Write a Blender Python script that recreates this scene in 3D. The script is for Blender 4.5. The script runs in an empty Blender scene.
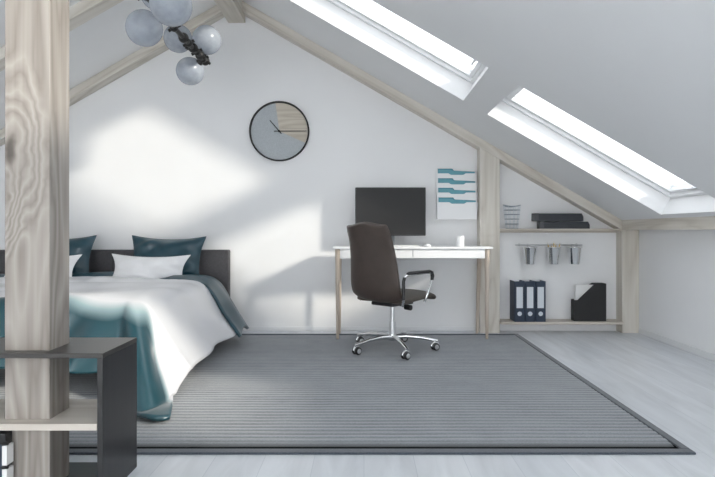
import bpy, bmesh, math, random
from math import sin, cos, pi, radians, sqrt, atan2, exp
from mathutils import Vector, Matrix, noise

S = bpy.context.scene
C = S.collection
random.seed(4)

# ------------------------------------------------------------------ camera, world, sun, exposure
CAM_Z = 0.868
cam_d = bpy.data.cameras.new('camera')
cam_d.sensor_width = 36.0
cam_d.lens = 560.0 / 715.0 * 36.0
cam_d.shift_x = -6.5 / 715.0
cam_d.shift_y = -7.5 / 715.0
cam_d.clip_start = 0.05
cam = bpy.data.objects.new('camera', cam_d)
C.objects.link(cam)
cam.location = (0, 0, CAM_Z)
cam.rotation_euler = (radians(90), 0, 0)
S.camera = cam

world = bpy.data.worlds.new('sky')
S.world = world
world.use_nodes = True
wn = world.node_tree.nodes
wl = world.node_tree.links
wn.clear()
w_out = wn.new('ShaderNodeOutputWorld')
w_bg = wn.new('ShaderNodeBackground')
w_tc = wn.new('ShaderNodeTexCoord')
w_sep = wn.new('ShaderNodeSeparateXYZ')
w_ramp = wn.new('ShaderNodeValToRGB')
wl.new(w_tc.outputs['Generated'], w_sep.inputs[0])
wl.new(w_sep.outputs['Z'], w_ramp.inputs[0])
w_ramp.color_ramp.elements[0].position = 0.0
w_ramp.color_ramp.elements[0].color = (0.985, 0.97, 0.945, 1)
w_ramp.color_ramp.elements[1].position = 0.8
w_ramp.color_ramp.elements[1].color = (0.95, 0.965, 0.985, 1)
wl.new(w_ramp.outputs[0], w_bg.inputs['Color'])
w_bg.inputs['Strength'].default_value = 4.2
wl.new(w_bg.outputs[0], w_out.inputs[0])

SUN_D = Vector((-1.66, 1.0, -0.75)).normalized()
sun_d = bpy.data.lights.new('sun', 'SUN')
sun_d.energy = 6.5
sun_d.angle = radians(5.0)
sun_d.color = (1.0, 0.91, 0.77)
sun = bpy.data.objects.new('sun', sun_d)
C.objects.link(sun)
sun.rotation_euler = SUN_D.to_track_quat('-Z', 'Y').to_euler()
sun.location = (6, -3, 5)

S.view_settings.view_transform = 'Standard'
S.view_settings.look = 'None'
S.view_settings.exposure = 0.44
S.view_settings.gamma = 1.0
S.view_settings.use_curve_mapping = False
S.cycles.diffuse_bounces = 7
S.cycles.max_bounces = 14
S.cycles.caustics_reflective = False
S.cycles.caustics_refractive = False
S.cycles.sample_clamp_indirect = 6.0

# ------------------------------------------------------------------ helpers: objects
def tag(o, label, cat, group=None, kind=None):
    o['label'] = label
    o['category'] = cat
    if group: o['group'] = group
    if kind: o['kind'] = kind
    return o

def empty(name, loc=(0, 0, 0), rotz=0.0):
    o = bpy.data.objects.new(name, None)
    C.objects.link(o)
    o.empty_display_size = 0.05
    o.location = loc
    o.rotation_euler = (0, 0, rotz)
    return o

def thing(name, label, cat, loc=(0, 0, 0), rotz=0.0, group=None):
    return tag(empty(name, loc, rotz), label, cat, group)

def obj(name, bm, m, parent=None, smooth=False, bevel=0.0, segs=2, sub=0, solid=0.0, loc=None, rot=None, label=None):
    me = bpy.data.meshes.new(name)
    bmesh.ops.recalc_face_normals(bm, faces=bm.faces[:])
    bm.to_mesh(me)
    bm.free()
    o = bpy.data.objects.new(name, me)
    C.objects.link(o)
    if m: me.materials.append(m)
    if parent: o.parent = parent
    if smooth:
        for p in me.polygons: p.use_smooth = True
        me.set_sharp_from_angle(angle=radians(48))
    if solid:
        md = o.modifiers.new('solid', 'SOLIDIFY'); md.thickness = solid; md.offset = 0
    if bevel:
        md = o.modifiers.new('bevel', 'BEVEL'); md.width = bevel; md.segments = segs
        md.limit_method = 'ANGLE'; md.angle_limit = radians(40)
        if not smooth:
            for p in me.polygons: p.use_smooth = True
            wnm = o.modifiers.new('wn', 'WEIGHTED_NORMAL'); wnm.keep_sharp = True
    if sub:
        md = o.modifiers.new('sub', 'SUBSURF'); md.levels = sub; md.render_levels = sub
    if loc: o.location = loc
    if rot: o.rotation_euler = rot
    if label: o['label'] = label
    return o

def struct(name, bm, m, parent=None, **k):
    o = obj(name, bm, m, parent, **k)
    if parent is None: o['kind'] = 'structure'
    return o

def copy_tree(o, parent=None):
    c = o.copy()
    C.objects.link(c)
    if parent: c.parent = parent
    for ch in list(o.children):
        copy_tree(ch, c)
    return c

# ------------------------------------------------------------------ helpers: shapes
def NB(): return bmesh.new()

def quad(bm, *pts):
    return bm.faces.new([bm.verts.new(p) for p in pts])

def box(bm, x0, x1, y0, y1, z0, z1, M=None):
    pts = [(x0, y0, z0), (x1, y0, z0), (x1, y1, z0), (x0, y1, z0), (x0, y0, z1), (x1, y0, z1), (x1, y1, z1), (x0, y1, z1)]
    v = [bm.verts.new(M @ Vector(p) if M else p) for p in pts]
    for f in ((0, 3, 2, 1), (4, 5, 6, 7), (0, 1, 5, 4), (1, 2, 6, 5), (2, 3, 7, 6), (3, 0, 4, 7)):
        bm.faces.new([v[i] for i in f])
    return bm

def prism(bm, poly, y0, y1, axis='y'):
    """poly: list of 2D points, extruded along axis."""
    def P(a, b, t):
        return {'y': (a, t, b), 'x': (t, a, b), 'z': (a, b, t)}[axis]
    A = [bm.verts.new(P(a, b, y0)) for a, b in poly]
    B = [bm.verts.new(P(a, b, y1)) for a, b in poly]
    bm.faces.new(A); bm.faces.new(B[::-1])
    n = len(poly)
    for i in range(n):
        bm.faces.new([A[i], A[(i + 1) % n], B[(i + 1) % n], B[i]])
    return bm

def frame_of(d):
    d = d.normalized()
    up = Vector((0, 0, 1)) if abs(d.z) < 0.9 else Vector((1, 0, 0))
    a = d.cross(up).normalized()
    return a, d.cross(a).normalized()

def tube(bm, pts, r, n=10, cap=True, sx=1.0, closed=False):
    pts = [Vector(p) for p in pts]
    rs = r if isinstance(r, (list, tuple)) else [r] * len(pts)
    rings = []
    prev = None
    m = len(pts)
    for i, p in enumerate(pts):
        if closed: d = pts[(i + 1) % m] - pts[i - 1]
        else: d = pts[min(i + 1, m - 1)] - pts[max(i - 1, 0)]
        d.normalize()
        if prev is None: a, b = frame_of(d)
        else:
            a = (prev - d * prev.dot(d)).normalized(); b = d.cross(a)
        prev = a
        rings.append([bm.verts.new(p + (a * cos(2 * pi * k / n) * sx + b * sin(2 * pi * k / n)) * rs[i]) for k in range(n)])
    last = m if closed else m - 1
    for i in range(last):
        A, B = rings[i], rings[(i + 1) % m]
        for k in range(n):
            bm.faces.new([A[k], A[(k + 1) % n], B[(k + 1) % n], B[k]])
    if cap and not closed:
        bm.faces.new(rings[0][::-1]); bm.faces.new(rings[-1])
    return bm

def lathe(bm, prof, n=24, c=(0, 0, 0), M=None):
    """prof: (r, z) list, revolved round z."""
    c = Vector(c)
    rings = []
    for r, z in prof:
        if r < 1e-6:
            p = Vector((0, 0, z)); p = (M @ p if M else p) + c
            rings.append([bm.verts.new(p)])
        else:
            R = []
            for k in range(n):
                p = Vector((r * cos(2 * pi * k / n), r * sin(2 * pi * k / n), z))
                R.append(bm.verts.new((M @ p if M else p) + c))
            rings.append(R)
    for A, B in zip(rings, rings[1:]):
        for k in range(n):
            a0, a1 = A[k % len(A)], A[(k + 1) % len(A)]
            b0, b1 = B[k % len(B)], B[(k + 1) % len(B)]
            vs = []
            for v in (a0, a1, b1, b0):
                if v not in vs: vs.append(v)
            if len(vs) > 2: bm.faces.new(vs)
    return bm

def ball(bm, c, r, n=32, m=18, sz=1.0):
    prof = [(r * sin(pi * i / m), -r * cos(pi * i / m) * sz) for i in range(m + 1)]
    prof[0] = (0, prof[0][1]); prof[-1] = (0, prof[-1][1])
    return lathe(bm, prof, n, c)

def sheet(bm, nu, nv, fn):
    V = [[bm.verts.new(fn(i / nu, j / nv)) for j in range(nv + 1)] for i in range(nu + 1)]
    for i in range(nu):
        for j in range(nv):
            bm.faces.new([V[i][j], V[i + 1][j], V[i + 1][j + 1], V[i][j + 1]])
    return V

def sstep(a, b, x):
    t = min(1, max(0, (x - a) / (b - a)))
    return t * t * (3 - 2 * t)

# ------------------------------------------------------------------ helpers: materials
def mat(name, color, rough=0.5, metal=0.0, spec=0.5, **k):
    m = bpy.data.materials.new(name)
    m.use_nodes = True
    b = m.node_tree.nodes['Principled BSDF']
    b.inputs['Base Color'].default_value = (*color, 1)
    b.inputs['Roughness'].default_value = rough
    b.inputs['Metallic'].default_value = metal
    b.inputs['Specular IOR Level'].default_value = spec
    for kk, v in k.items():
        b.inputs[kk.replace('_', ' ')].default_value = v
    return m

def N(m, t, **props):
    n = m.node_tree.nodes.new(t)
    for k, v in props.items(): setattr(n, k, v)
    return n

def L(m, a, b): m.node_tree.links.new(a, b)

def srgb(r, g, b):
    f = lambda c: (c / 255 / 12.92) if c / 255 <= 0.04045 else ((c / 255 + 0.055) / 1.055) ** 2.4
    return (f(r), f(g), f(b))

def add_bump(m, height_socket, strength=0.2, dist=0.01):
    bp = N(m, 'ShaderNodeBump')
    bp.inputs['Strength'].default_value = strength
    bp.inputs['Distance'].default_value = dist
    L(m, height_socket, bp.inputs['Height'])
    L(m, bp.outputs[0], m.node_tree.nodes['Principled BSDF'].inputs['Normal'])
    return bp

def noisy(name, color, rough, amount=0.06, scale=8.0, bump=0.0, bscale=120.0, stretch=(1, 1, 1), **k):
    m = mat(name, color, rough, **k)
    b = m.node_tree.nodes['Principled BSDF']
    tc = N(m, 'ShaderNodeTexCoord'); mp = N(m, 'ShaderNodeMapping')
    mp.inputs['Scale'].default_value = stretch
    L(m, tc.outputs['Object'], mp.inputs[0])
    nz = N(m, 'ShaderNodeTexNoise'); nz.inputs['Scale'].default_value = scale; nz.inputs['Detail'].default_value = 5
    L(m, mp.outputs[0], nz.inputs['Vector'])
    rp = N(m, 'ShaderNodeValToRGB')
    rp.color_ramp.elements[0].position = 0.3; rp.color_ramp.elements[1].position = 0.7
    rp.color_ramp.elements[0].color = (*[c * (1 - amount) for c in color], 1)
    rp.color_ramp.elements[1].color = (*[min(1, c * (1 + amount)) for c in color], 1)
    L(m, nz.outputs['Fac'], rp.inputs[0]); L(m, rp.outputs[0], b.inputs['Base Color'])
    if bump:
        n2 = N(m, 'ShaderNodeTexNoise'); n2.inputs['Scale'].default_value = bscale; n2.inputs['Detail'].default_value = 3
        L(m, mp.outputs[0], n2.inputs['Vector'])
        add_bump(m, n2.outputs['Fac'], bump, 0.004)
    return m

def wood(name, c_lo, c_mid, c_hi, axis='z', ring=9.0, rough=0.6, seed=0.0, knots=(), contrast=1.0):
    """timber with grain running along an axis; each knot = (x, y, z, reach) in object space bends the grain around itself."""
    m = mat(name, c_mid, rough, spec=0.3)
    b = m.node_tree.nodes['Principled BSDF']
    tc = N(m, 'ShaderNodeTexCoord')
    mp = N(m, 'ShaderNodeMapping')
    sc = {'x': (0.13, 1, 1), 'y': (1, 0.13, 1), 'z': (1, 1, 0.13)}[axis]
    mp.inputs['Scale'].default_value = sc
    mp.inputs['Location'].default_value = (seed, seed * 1.7, seed * 0.6)
    L(m, tc.outputs['Object'], mp.inputs[0])
    n1 = N(m, 'ShaderNodeTexNoise'); n1.inputs['Scale'].default_value = 3.2; n1.inputs['Detail'].default_value = 2
    n1.inputs['Distortion'].default_value = 0.6
    L(m, mp.outputs[0], n1.inputs['Vector'])
    total = N(m, 'ShaderNodeMath', operation='MULTIPLY'); total.inputs[1].default_value = ring
    L(m, n1.outputs['Fac'], total.inputs[0])
    cur = total.outputs[0]
    dark = None
    for kx, ky, kz, reach in knots:
        v = N(m, 'ShaderNodeVectorMath', operation='SUBTRACT'); v.inputs[1].default_value = (kx, ky, kz)
        L(m, tc.outputs['Object'], v.inputs[0])
        nk = N(m, 'ShaderNodeTexNoise'); nk.inputs['Scale'].default_value = 9.0; nk.inputs['Detail'].default_value = 3
        L(m, tc.outputs['Object'], nk.inputs['Vector'])
        vk = N(m, 'ShaderNodeVectorMath', operation='MULTIPLY_ADD'); vk.inputs[1].default_value = (.06, .06, .10)
        L(m, nk.outputs['Color'], vk.inputs[0]); L(m, v.outputs[0], vk.inputs[2])
        vo = N(m, 'ShaderNodeVectorMath', operation='SUBTRACT'); vo.inputs[1].default_value = (.03, .03, .05)
        L(m, vk.outputs[0], vo.inputs[0]); v = vo
        s = N(m, 'ShaderNodeVectorMath', operation='MULTIPLY')
        s.inputs[1].default_value = {'x': (0.42, 1, 1), 'y': (1, 0.42, 1), 'z': (1, 1, 0.42)}[axis]
        L(m, v.outputs[0], s.inputs[0])
        ln = N(m, 'ShaderNodeVectorMath', operation='LENGTH'); L(m, s.outputs[0], ln.inputs[0])
        mr = N(m, 'ShaderNodeMapRange'); mr.interpolation_type = 'SMOOTHERSTEP'
        mr.inputs['From Min'].default_value = 0; mr.inputs['From Max'].default_value = reach
        mr.inputs['To Min'].default_value = 1; mr.inputs['To Max'].default_value = 0
        L(m, ln.outputs['Value'], mr.inputs['Value'])
        mu = N(m, 'ShaderNodeMath', operation='MULTIPLY_ADD'); mu.inputs[1].default_value = 4.5
        L(m, mr.outputs[0], mu.inputs[0]); L(m, cur, mu.inputs[2]); cur = mu.outputs[0]
        mk = N(m, 'ShaderNodeMapRange'); mk.interpolation_type = 'SMOOTHSTEP'
        mk.inputs['From Min'].default_value = reach * 0.04; mk.inputs['From Max'].default_value = reach * 0.17
        mk.inputs['To Min'].default_value = 0.75; mk.inputs['To Max'].default_value = 0
        L(m, ln.outputs['Value'], mk.inputs['Value'])
        if dark is None: dark = mk.outputs[0]
        else:
            mx = N(m, 'ShaderNodeMath', operation='MAXIMUM'); L(m, dark, mx.inputs[0]); L(m, mk.outputs[0], mx.inputs[1]); dark = mx.outputs[0]
    fr = N(m, 'ShaderNodeMath', operation='PINGPONG'); fr.inputs[1].default_value = 0.5
    L(m, cur, fr.inputs[0])
    # fine fibre
    mp2 = N(m, 'ShaderNodeMapping')
    mp2.inputs['Scale'].default_value = {'x': (2, 70, 70), 'y': (70, 2, 70), 'z': (70, 70, 2)}[axis]
    L(m, tc.outputs['Object'], mp2.inputs[0])
    n2 = N(m, 'ShaderNodeTexNoise'); n2.inputs['Scale'].default_value = 1.0; n2.inputs['Detail'].default_value = 4
    L(m, mp2.outputs[0], n2.inputs['Vector'])
    ad = N(m, 'ShaderNodeMath', operation='MULTIPLY_ADD'); ad.inputs[1].default_value = 0.35
    L(m, n2.outputs['Fac'], ad.inputs[0])
    ml = N(m, 'ShaderNodeMath', operation='MULTIPLY_ADD'); ml.inputs[1].default_value = 1.2 * contrast; ml.inputs[2].default_value = 0.30 - 0.3 * contrast
    L(m, fr.outputs[0], ml.inputs[0]); L(m, ml.outputs[0], ad.inputs[2])
    rp = N(m, 'ShaderNodeValToRGB')
    e = rp.color_ramp.elements
    e[0].position = 0.05; e[0].color = (*c_lo, 1)
    e[1].position = 0.85; e[1].color = (*c_hi, 1)
    em = e.new(0.42); em.color = (*c_mid, 1)
    L(m, ad.outputs[0], rp.inputs[0])
    col = rp.outputs[0]
    if dark is not None:
        mx = N(m, 'ShaderNodeMix', data_type='RGBA')
        mx.inputs['B'].default_value = (*[c * 0.35 for c in c_lo], 1)
        L(m, dark, mx.inputs['Factor']); L(m, col, mx.inputs['A']); col = mx.outputs['Result']
    L(m, col, b.inputs['Base Color'])
    add_bump(m, ad.outputs[0], 0.12, 0.003)
    return m

M_WALL = noisy('white_plaster', (0.86, 0.865, 0.875), 0.85, 0.01, 3.0, bump=0.03, bscale=90, spec=0.2)
M_CEIL = noisy('ceiling_plaster', (0.82, 0.825, 0.83), 0.9, 0.01, 2.0, spec=0.2)
M_BASE = mat('white_baseboard', (0.78, 0.79, 0.80), 0.45)
M_PAINT = mat('white_lacquer', (0.84, 0.85, 0.86), 0.3)
OAK = (srgb(178, 170, 158), srgb(208, 202, 192), srgb(224, 220, 212))
M_POST = wood('grey_oak_post', srgb(112, 103, 96), srgb(152, 145, 138), srgb(184, 178, 171), 'z', 15.0,
              knots=((-1.160, 1.84, 1.13, 0.16), (-1.19, 1.80, 0.93, 0.10)), contrast=0.55)
M_OAK_Z = wood('pale_oak_upright', *OAK, 'z', 9.0, seed=2.1, contrast=0.6)
M_OAK_Y = wood('pale_oak_beam', *OAK, 'y', 9.0, seed=4.3, contrast=0.7)
M_OAK_X = wood('pale_oak_board', *OAK, 'x', 7.0, seed=6.2)
M_SHELF = wood('pale_shelf_board', srgb(178, 168, 156), srgb(198, 190, 180), srgb(214, 207, 198), 'x', 6.0, seed=3.1, contrast=0.6, rough=0.45)
M_DARK = noisy('dark_stained_board', srgb(34, 34, 36), 0.30, 0.22, 5.0, stretch=(14, 14, 0.7), spec=0.5)
M_LEG = wood('desk_leg_wood', srgb(166, 150, 134), srgb(190, 176, 162), srgb(206, 196, 184), 'z', 7.0, seed=1.1, contrast=0.6)
M_CHROME = mat('chrome', (0.86, 0.87, 0.88), 0.16, 1.0)
M_SATINM = mat('satin_chrome', (0.86, 0.87, 0.88), 0.36, 1.0)
M_STEEL = mat('brushed_steel', (0.62, 0.63, 0.65), 0.28, 1.0)
M_NECK = mat('grey_stand', srgb(120, 124, 130), 0.45)
M_BRASS = mat('brass', (0.62, 0.46, 0.20), 0.3, 1.0)
M_BLACK = mat('black_plastic', (0.018, 0.018, 0.02), 0.38)
M_BLACKMETAL = mat('black_metal', (0.012, 0.011, 0.011), 0.45)
M_SCREEN = mat('screen_glass', (0.020, 0.020, 0.021), 0.5, spec=0.35)
M_LEATHER = noisy('brown_leather', srgb(74, 64, 59), 0.42, 0.10, 14.0, bump=0.10, bscale=260, spec=0.45)
M_SEATL = noisy('seat_leather', srgb(80, 74, 68), 0.45, 0.10, 14.0, bump=0.10, bscale=260, spec=0.4)
M_NAVY = noisy('navy_board', srgb(46, 58, 76), 0.55, 0.06, 30.0)
M_CARD = noisy('black_card', srgb(34, 34, 35), 0.6, 0.06, 30.0)
M_BOXG = noisy('charcoal_box', srgb(56, 59, 64), 0.55, 0.06, 30.0)
M_LABEL = mat('label_paper', srgb(214, 220, 226), 0.6)
M_PAPER = mat('white_paper', (0.80, 0.80, 0.79), 0.7)
M_TEALP2 = noisy('deep_teal_folder', srgb(74, 136, 152), 0.5, 0.04, 20.0)
M_TEALP = noisy('teal_folder', srgb(96, 158, 172), 0.5, 0.04, 20.0)
M_HEAD = noisy('grey_upholstery', srgb(88, 87, 90), 0.85, 0.10, 60.0, bump=0.25, bscale=420, spec=0.2)
M_MATT = noisy('mattress_cloth', (0.80, 0.80, 0.82), 0.8, 0.02, 10.0, spec=0.2)
M_BEDBASE = mat('bed_base_cloth', srgb(50, 50, 54), 0.8)

def satin(name, color, rough=0.34, sheen=0.25):
    m = noisy(name, color, rough, 0.03, 4.0, bump=0.02, bscale=300, spec=0.75)
    b = m.node_tree.nodes['Principled BSDF']
    b.inputs['Sheen Weight'].default_value = sheen
    b.inputs['Sheen Roughness'].default_value = 0.35
    return m
M_TEAL = satin('dark_teal_satin', srgb(20, 64, 78), 0.36, 0.0)
M_WHITES = satin('white_cotton', (0.90, 0.90, 0.91), 0.55, 0.1)

# duvet cloth: white satin with a woven teal end, boundary given in bed coordinates
def duvet_mat():
    m = satin('white_teal_duvet_satin', (0.8, 0.8, 0.8), 0.27, 0.25)
    b = m.node_tree.nodes['Principled BSDF']
    at = N(m, 'ShaderNodeAttribute'); at.attribute_name = 'dye'
    rp = N(m, 'ShaderNodeValToRGB')
    e = rp.color_ramp.elements
    e[0].position = 0.15; e[0].color = (0.75, 0.75, 0.775, 1)
    e[1].position = 0.9; e[1].color = (*srgb(26, 68, 78), 1)
    m1 = e.new(0.5); m1.color = (*srgb(150, 172, 176), 1)
    L(m, at.outputs['Fac'], rp.inputs[0])
    L(m, rp.outputs[0], b.inputs['Base Color'])
    return m
M_DUVET = duvet_mat()

def floor_mat():
    m = mat('pale_floorboards', (0.6, 0.62, 0.64), 0.33, spec=0.45)
    b = m.node_tree.nodes['Principled BSDF']
    tc = N(m, 'ShaderNodeTexCoord'); mp = N(m, 'ShaderNodeMapping')
    mp.inputs['Rotation'].default_value = (0, 0, radians(90))
    L(m, tc.outputs['Object'], mp.inputs[0])
    br = N(m, 'ShaderNodeTexBrick')
    br.offset = 0.37
    br.inputs['Scale'].default_value = 1.0
    br.inputs['Brick Width'].default_value = 1.6
    br.inputs['Row Height'].default_value = 0.19
    br.inputs['Mortar Size'].default_value = 0.0012
    br.inputs['Color1'].default_value = (*srgb(212, 216, 221), 1)
    br.inputs['Color2'].default_value = (*srgb(222, 225, 229), 1)
    br.inputs['Mortar'].default_value = (*srgb(196, 201, 207), 1)
    L(m, mp.outputs[0], br.inputs['Vector'])
    mp2 = N(m, 'ShaderNodeMapping'); mp2.inputs['Scale'].default_value = (5, 0.7, 1)
    L(m, tc.outputs['Object'], mp2.inputs[0])
    nz = N(m, 'ShaderNodeTexNoise'); nz.inputs['Scale'].default_value = 2.5; nz.inputs['Detail'].default_value = 6; nz.inputs['Distortion'].default_value = 0.8
    L(m, mp2.outputs[0], nz.inputs['Vector'])
    mr = N(m, 'ShaderNodeMapRange')
    mr.inputs['From Min'].default_value = 0.25; mr.inputs['From Max'].default_value = 0.75
    mr.inputs['To Min'].default_value = 0.86; mr.inputs['To Max'].default_value = 1.08
    L(m, nz.outputs['Fac'], mr.inputs['Value'])
    mu = N(m, 'ShaderNodeVectorMath', operation='SCALE')
    L(m, br.outputs['Color'], mu.inputs[0]); L(m, mr.outputs[0], mu.inputs['Scale'])
    L(m, mu.outputs[0], b.inputs['Base Color'])
    return m
M_FLOOR = floor_mat()

def rug_mat(name, c0, c1):
    m = mat(name, c0, 0.92, spec=0.15)
    m.node_tree.nodes['Principled BSDF'].inputs['Sheen Weight'].default_value = 0.45
    m.node_tree.nodes['Principled BSDF'].inputs['Sheen Roughness'].default_value = 0.5
    b = m.node_tree.nodes['Principled BSDF']
    tc = N(m, 'ShaderNodeTexCoord')
    nz = N(m, 'ShaderNodeTexNoise'); nz.inputs['Scale'].default_value = 160; nz.inputs['Detail'].default_value = 3
    L(m, tc.outputs['Object'], nz.inputs['Vector'])
    n3 = N(m, 'ShaderNodeTexNoise'); n3.inputs['Scale'].default_value = 1.3; n3.inputs['Detail'].default_value = 3
    L(m, tc.outputs['Object'], n3.inputs['Vector'])
    ad = N(m, 'ShaderNodeMath', operation='MULTIPLY_ADD'); ad.inputs[1].default_value = 0.35
    L(m, n3.outputs['Fac'], ad.inputs[0]); L(m, nz.outputs['Fac'], ad.inputs[2])
    rp = N(m, 'ShaderNodeValToRGB')
    rp.color_ramp.elements[0].position = 0.45; rp.color_ramp.elements[1].position = 0.9
    rp.color_ramp.elements[0].color = (*c0, 1); rp.color_ramp.elements[1].color = (*c1, 1)
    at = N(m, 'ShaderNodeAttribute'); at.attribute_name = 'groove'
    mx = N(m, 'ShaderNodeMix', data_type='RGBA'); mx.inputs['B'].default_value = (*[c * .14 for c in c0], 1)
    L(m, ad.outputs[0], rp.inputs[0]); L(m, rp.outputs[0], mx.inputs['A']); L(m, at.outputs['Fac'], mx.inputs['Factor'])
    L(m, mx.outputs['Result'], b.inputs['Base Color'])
    add_bump(m, nz.outputs['Fac'], 0.4, 0.003)
    return m
M_RUG = rug_mat('grey_ribbed_weave', srgb(128, 133, 139), srgb(158, 162, 167))
M_RUGB = rug_mat('grey_binding', srgb(60, 67, 76), srgb(74, 81, 90))
M_RUGG = mat('dark_rug_groove', srgb(12, 14, 18), 0.95, spec=0.1)

def thin_glass(name, tint=(1, 1, 1), ior=1.45):
    m = bpy.data.materials.new(name); m.use_nodes = True
    nt = m.node_tree; nt.nodes.clear()
    o = N(m, 'ShaderNodeOutputMaterial'); mx = N(m, 'ShaderNodeMixShader'); t = N(m, 'ShaderNodeBsdfTransparent')
    g = N(m, 'ShaderNodeBsdfGlossy'); lw = N(m, 'ShaderNodeLayerWeight'); lw.inputs['Blend'].default_value = 0.5
    pw = N(m, 'ShaderNodeMath', operation='POWER'); pw.inputs[1].default_value = 5.0
    L(m, lw.outputs['Facing'], pw.inputs[0])
    f = N(m, 'ShaderNodeMath', operation='MULTIPLY_ADD'); f.inputs[1].default_value = 0.5; f.inputs[2].default_value = 0.03
    L(m, pw.outputs[0], f.inputs[0])
    g.inputs['Roughness'].default_value = 0.02
    t.inputs['Color'].default_value = (*tint, 1)
    L(m, f.outputs[0], mx.inputs[0]); L(m, t.outputs[0], mx.inputs[1]); L(m, g.outputs[0], mx.inputs[2]); L(m, mx.outputs[0], o.inputs[0])
    return m
M_TINT = thin_glass('dimmed_skylight_glass', (0.37, 0.385, 0.40), 1.3)  # dark tint added to dim daylight through the skylights and soften their reveals
M_PANE = thin_glass('window_glass', (0.97, 0.985, 1.0), 1.3)

def globe_mat():
    m = noisy('crackled_smoke_glass', (0.44, 0.475, 0.53), 0.18, 0.10, 26.0, bump=0.25, bscale=45, spec=0.6)
    b = m.node_tree.nodes['Principled BSDF']
    t = N(m, 'ShaderNodeBsdfTransparent'); t.inputs['Color'].default_value = (0.9, 0.93, 0.97, 1)
    mx = N(m, 'ShaderNodeMixShader'); mx.inputs[0].default_value = 0.75
    lw = N(m, 'ShaderNodeLayerWeight'); lw.inputs['Blend'].default_value = 0.35
    mr = N(m, 'ShaderNodeMapRange'); mr.inputs['To Min'].default_value = 0.70; mr.inputs['To Max'].default_value = 1.0
    L(m, lw.outputs['Facing'], mr.inputs['Value']); L(m, mr.outputs[0], mx.inputs[0])
    out = m.node_tree.nodes['Material Output']
    L(m, t.outputs[0], mx.inputs[1]); L(m, b.outputs[0], mx.inputs[2]); L(m, mx.outputs[0], out.inputs[0])
    return m
M_GLOBE = globe_mat()

# ------------------------------------------------------------------ the room
WALL_Y = 4.88          # far gable wall
BACK_Y = -2.4          # wall behind the camera
XR, ZR = -1.115, 2.872 # ridge
T30 = math.tan(radians(30)); C30 = cos(radians(30)); S30 = 0.5
X_R, X_L = 2.34, -4.57 # knee walls
def ceil_z(x): return ZR - T30 * abs(x - XR)

b = NB(); box(b, X_L - .2, X_R + .2, BACK_Y - .2, WALL_Y + .2, -0.12, 0)
struct('floor', b, M_FLOOR)

def gable(y0, y1, holes=()):
    b = NB()
    xe0, xe1 = X_L - .2, X_R + .2
    if not holes:
        prism(b, [(xe0, -.12), (xe1, -.12), (xe1, ceil_z(xe1) + .1), (XR, ZR + .1), (xe0, ceil_z(xe0) + .1)], y0, y1)
    return b
b = gable(WALL_Y, WALL_Y + .2)
struct('wall_back', b, M_WALL)
# wall behind the camera: a wide low glazed opening with a smaller one above it
GA = (-3.6, 1.6, 0.06, 1.20)
GB = (-2.35, 0.12, 1.32, 2.05)
b = NB()
xe0, xe1 = X_L - .2, X_R + .2
top = lambda x: ceil_z(x) + .1
y0_, y1_ = BACK_Y - .2, BACK_Y
prism(b, [(xe0, -.12), (GA[0], -.12), (GA[0], top(GA[0])), (xe0, top(xe0))], y0_, y1_)
prism(b, [(GA[1], -.12), (xe1, -.12), (xe1, top(xe1)), (GA[1], top(GA[1]))], y0_, y1_)
prism(b, [(GA[0], -.12), (GA[1], -.12), (GA[1], GA[2]), (GA[0], GA[2])], y0_, y1_)
prism(b, [(GA[0], GA[3]), (GA[1], GA[3]), (GA[1], GB[2]) if top(GA[1]) > GB[2] else (GA[1], top(GA[1])), (GB[1], GB[2]), (GB[0], GB[2]), (GA[0], min(GB[2], top(GA[0])))], y0_, y1_)
prism(b, [(GA[0], min(GB[2], top(GA[0]))), (GB[0], GB[2]), (GB[0], top(GB[0])), (GA[0], top(GA[0]) + .001)], y0_, y1_)
prism(b, [(GB[1], GB[2]), (GA[1], min(GB[2], top(GA[1]))), (GA[1], top(GA[1]) + .001), (GB[1], top(GB[1]))], y0_, y1_)
prism(b, [(GB[0], GB[3]), (GB[1], GB[3]), (GB[1], top(GB[1])), (XR, top(XR)), (GB[0], top(GB[0]))], y0_, y1_)
struct('wall_front', b, M_WALL)
for n_, (gx0, gx1, gz0, gz1) in enumerate((GA, GB)):  # unseen windows, added and sized to bring daylight onto the far gable
    gw = empty('window_%d' % (7 + n_), ((gx0 + gx1) / 2, BACK_Y - .1, gz0)); gw['kind'] = 'structure'
    hw, hh = (gx1 - gx0) / 2, gz1 - gz0
    b = NB()
    bars = [(-hw, hw, 0, .05), (-hw, hw, hh - .05, hh), (-hw, -hw + .05, .05, hh - .05), (hw - .05, hw, .05, hh - .05), (-.025, .025, .05, hh - .05)]
    for q in bars: box(b, q[0], q[1], -.03, .03, q[2], q[3])
    obj('window_frame', b, M_PAINT, gw)
    b = NB(); box(b, -hw + .05, hw - .05, -.004, .004, .05, hh - .05)
    obj('glass_pane', b, M_PANE, gw)

b = NB(); box(b, X_R, X_R + .2, BACK_Y, WALL_Y, 0, ceil_z(X_R) + .12); struct('wall_right', b, M_WALL)
b = NB(); box(b, X_L - .2, X_L, BACK_Y, WALL_Y, 0, ceil_z(X_L) + .12); struct('wall_left', b, M_WALL)

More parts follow.
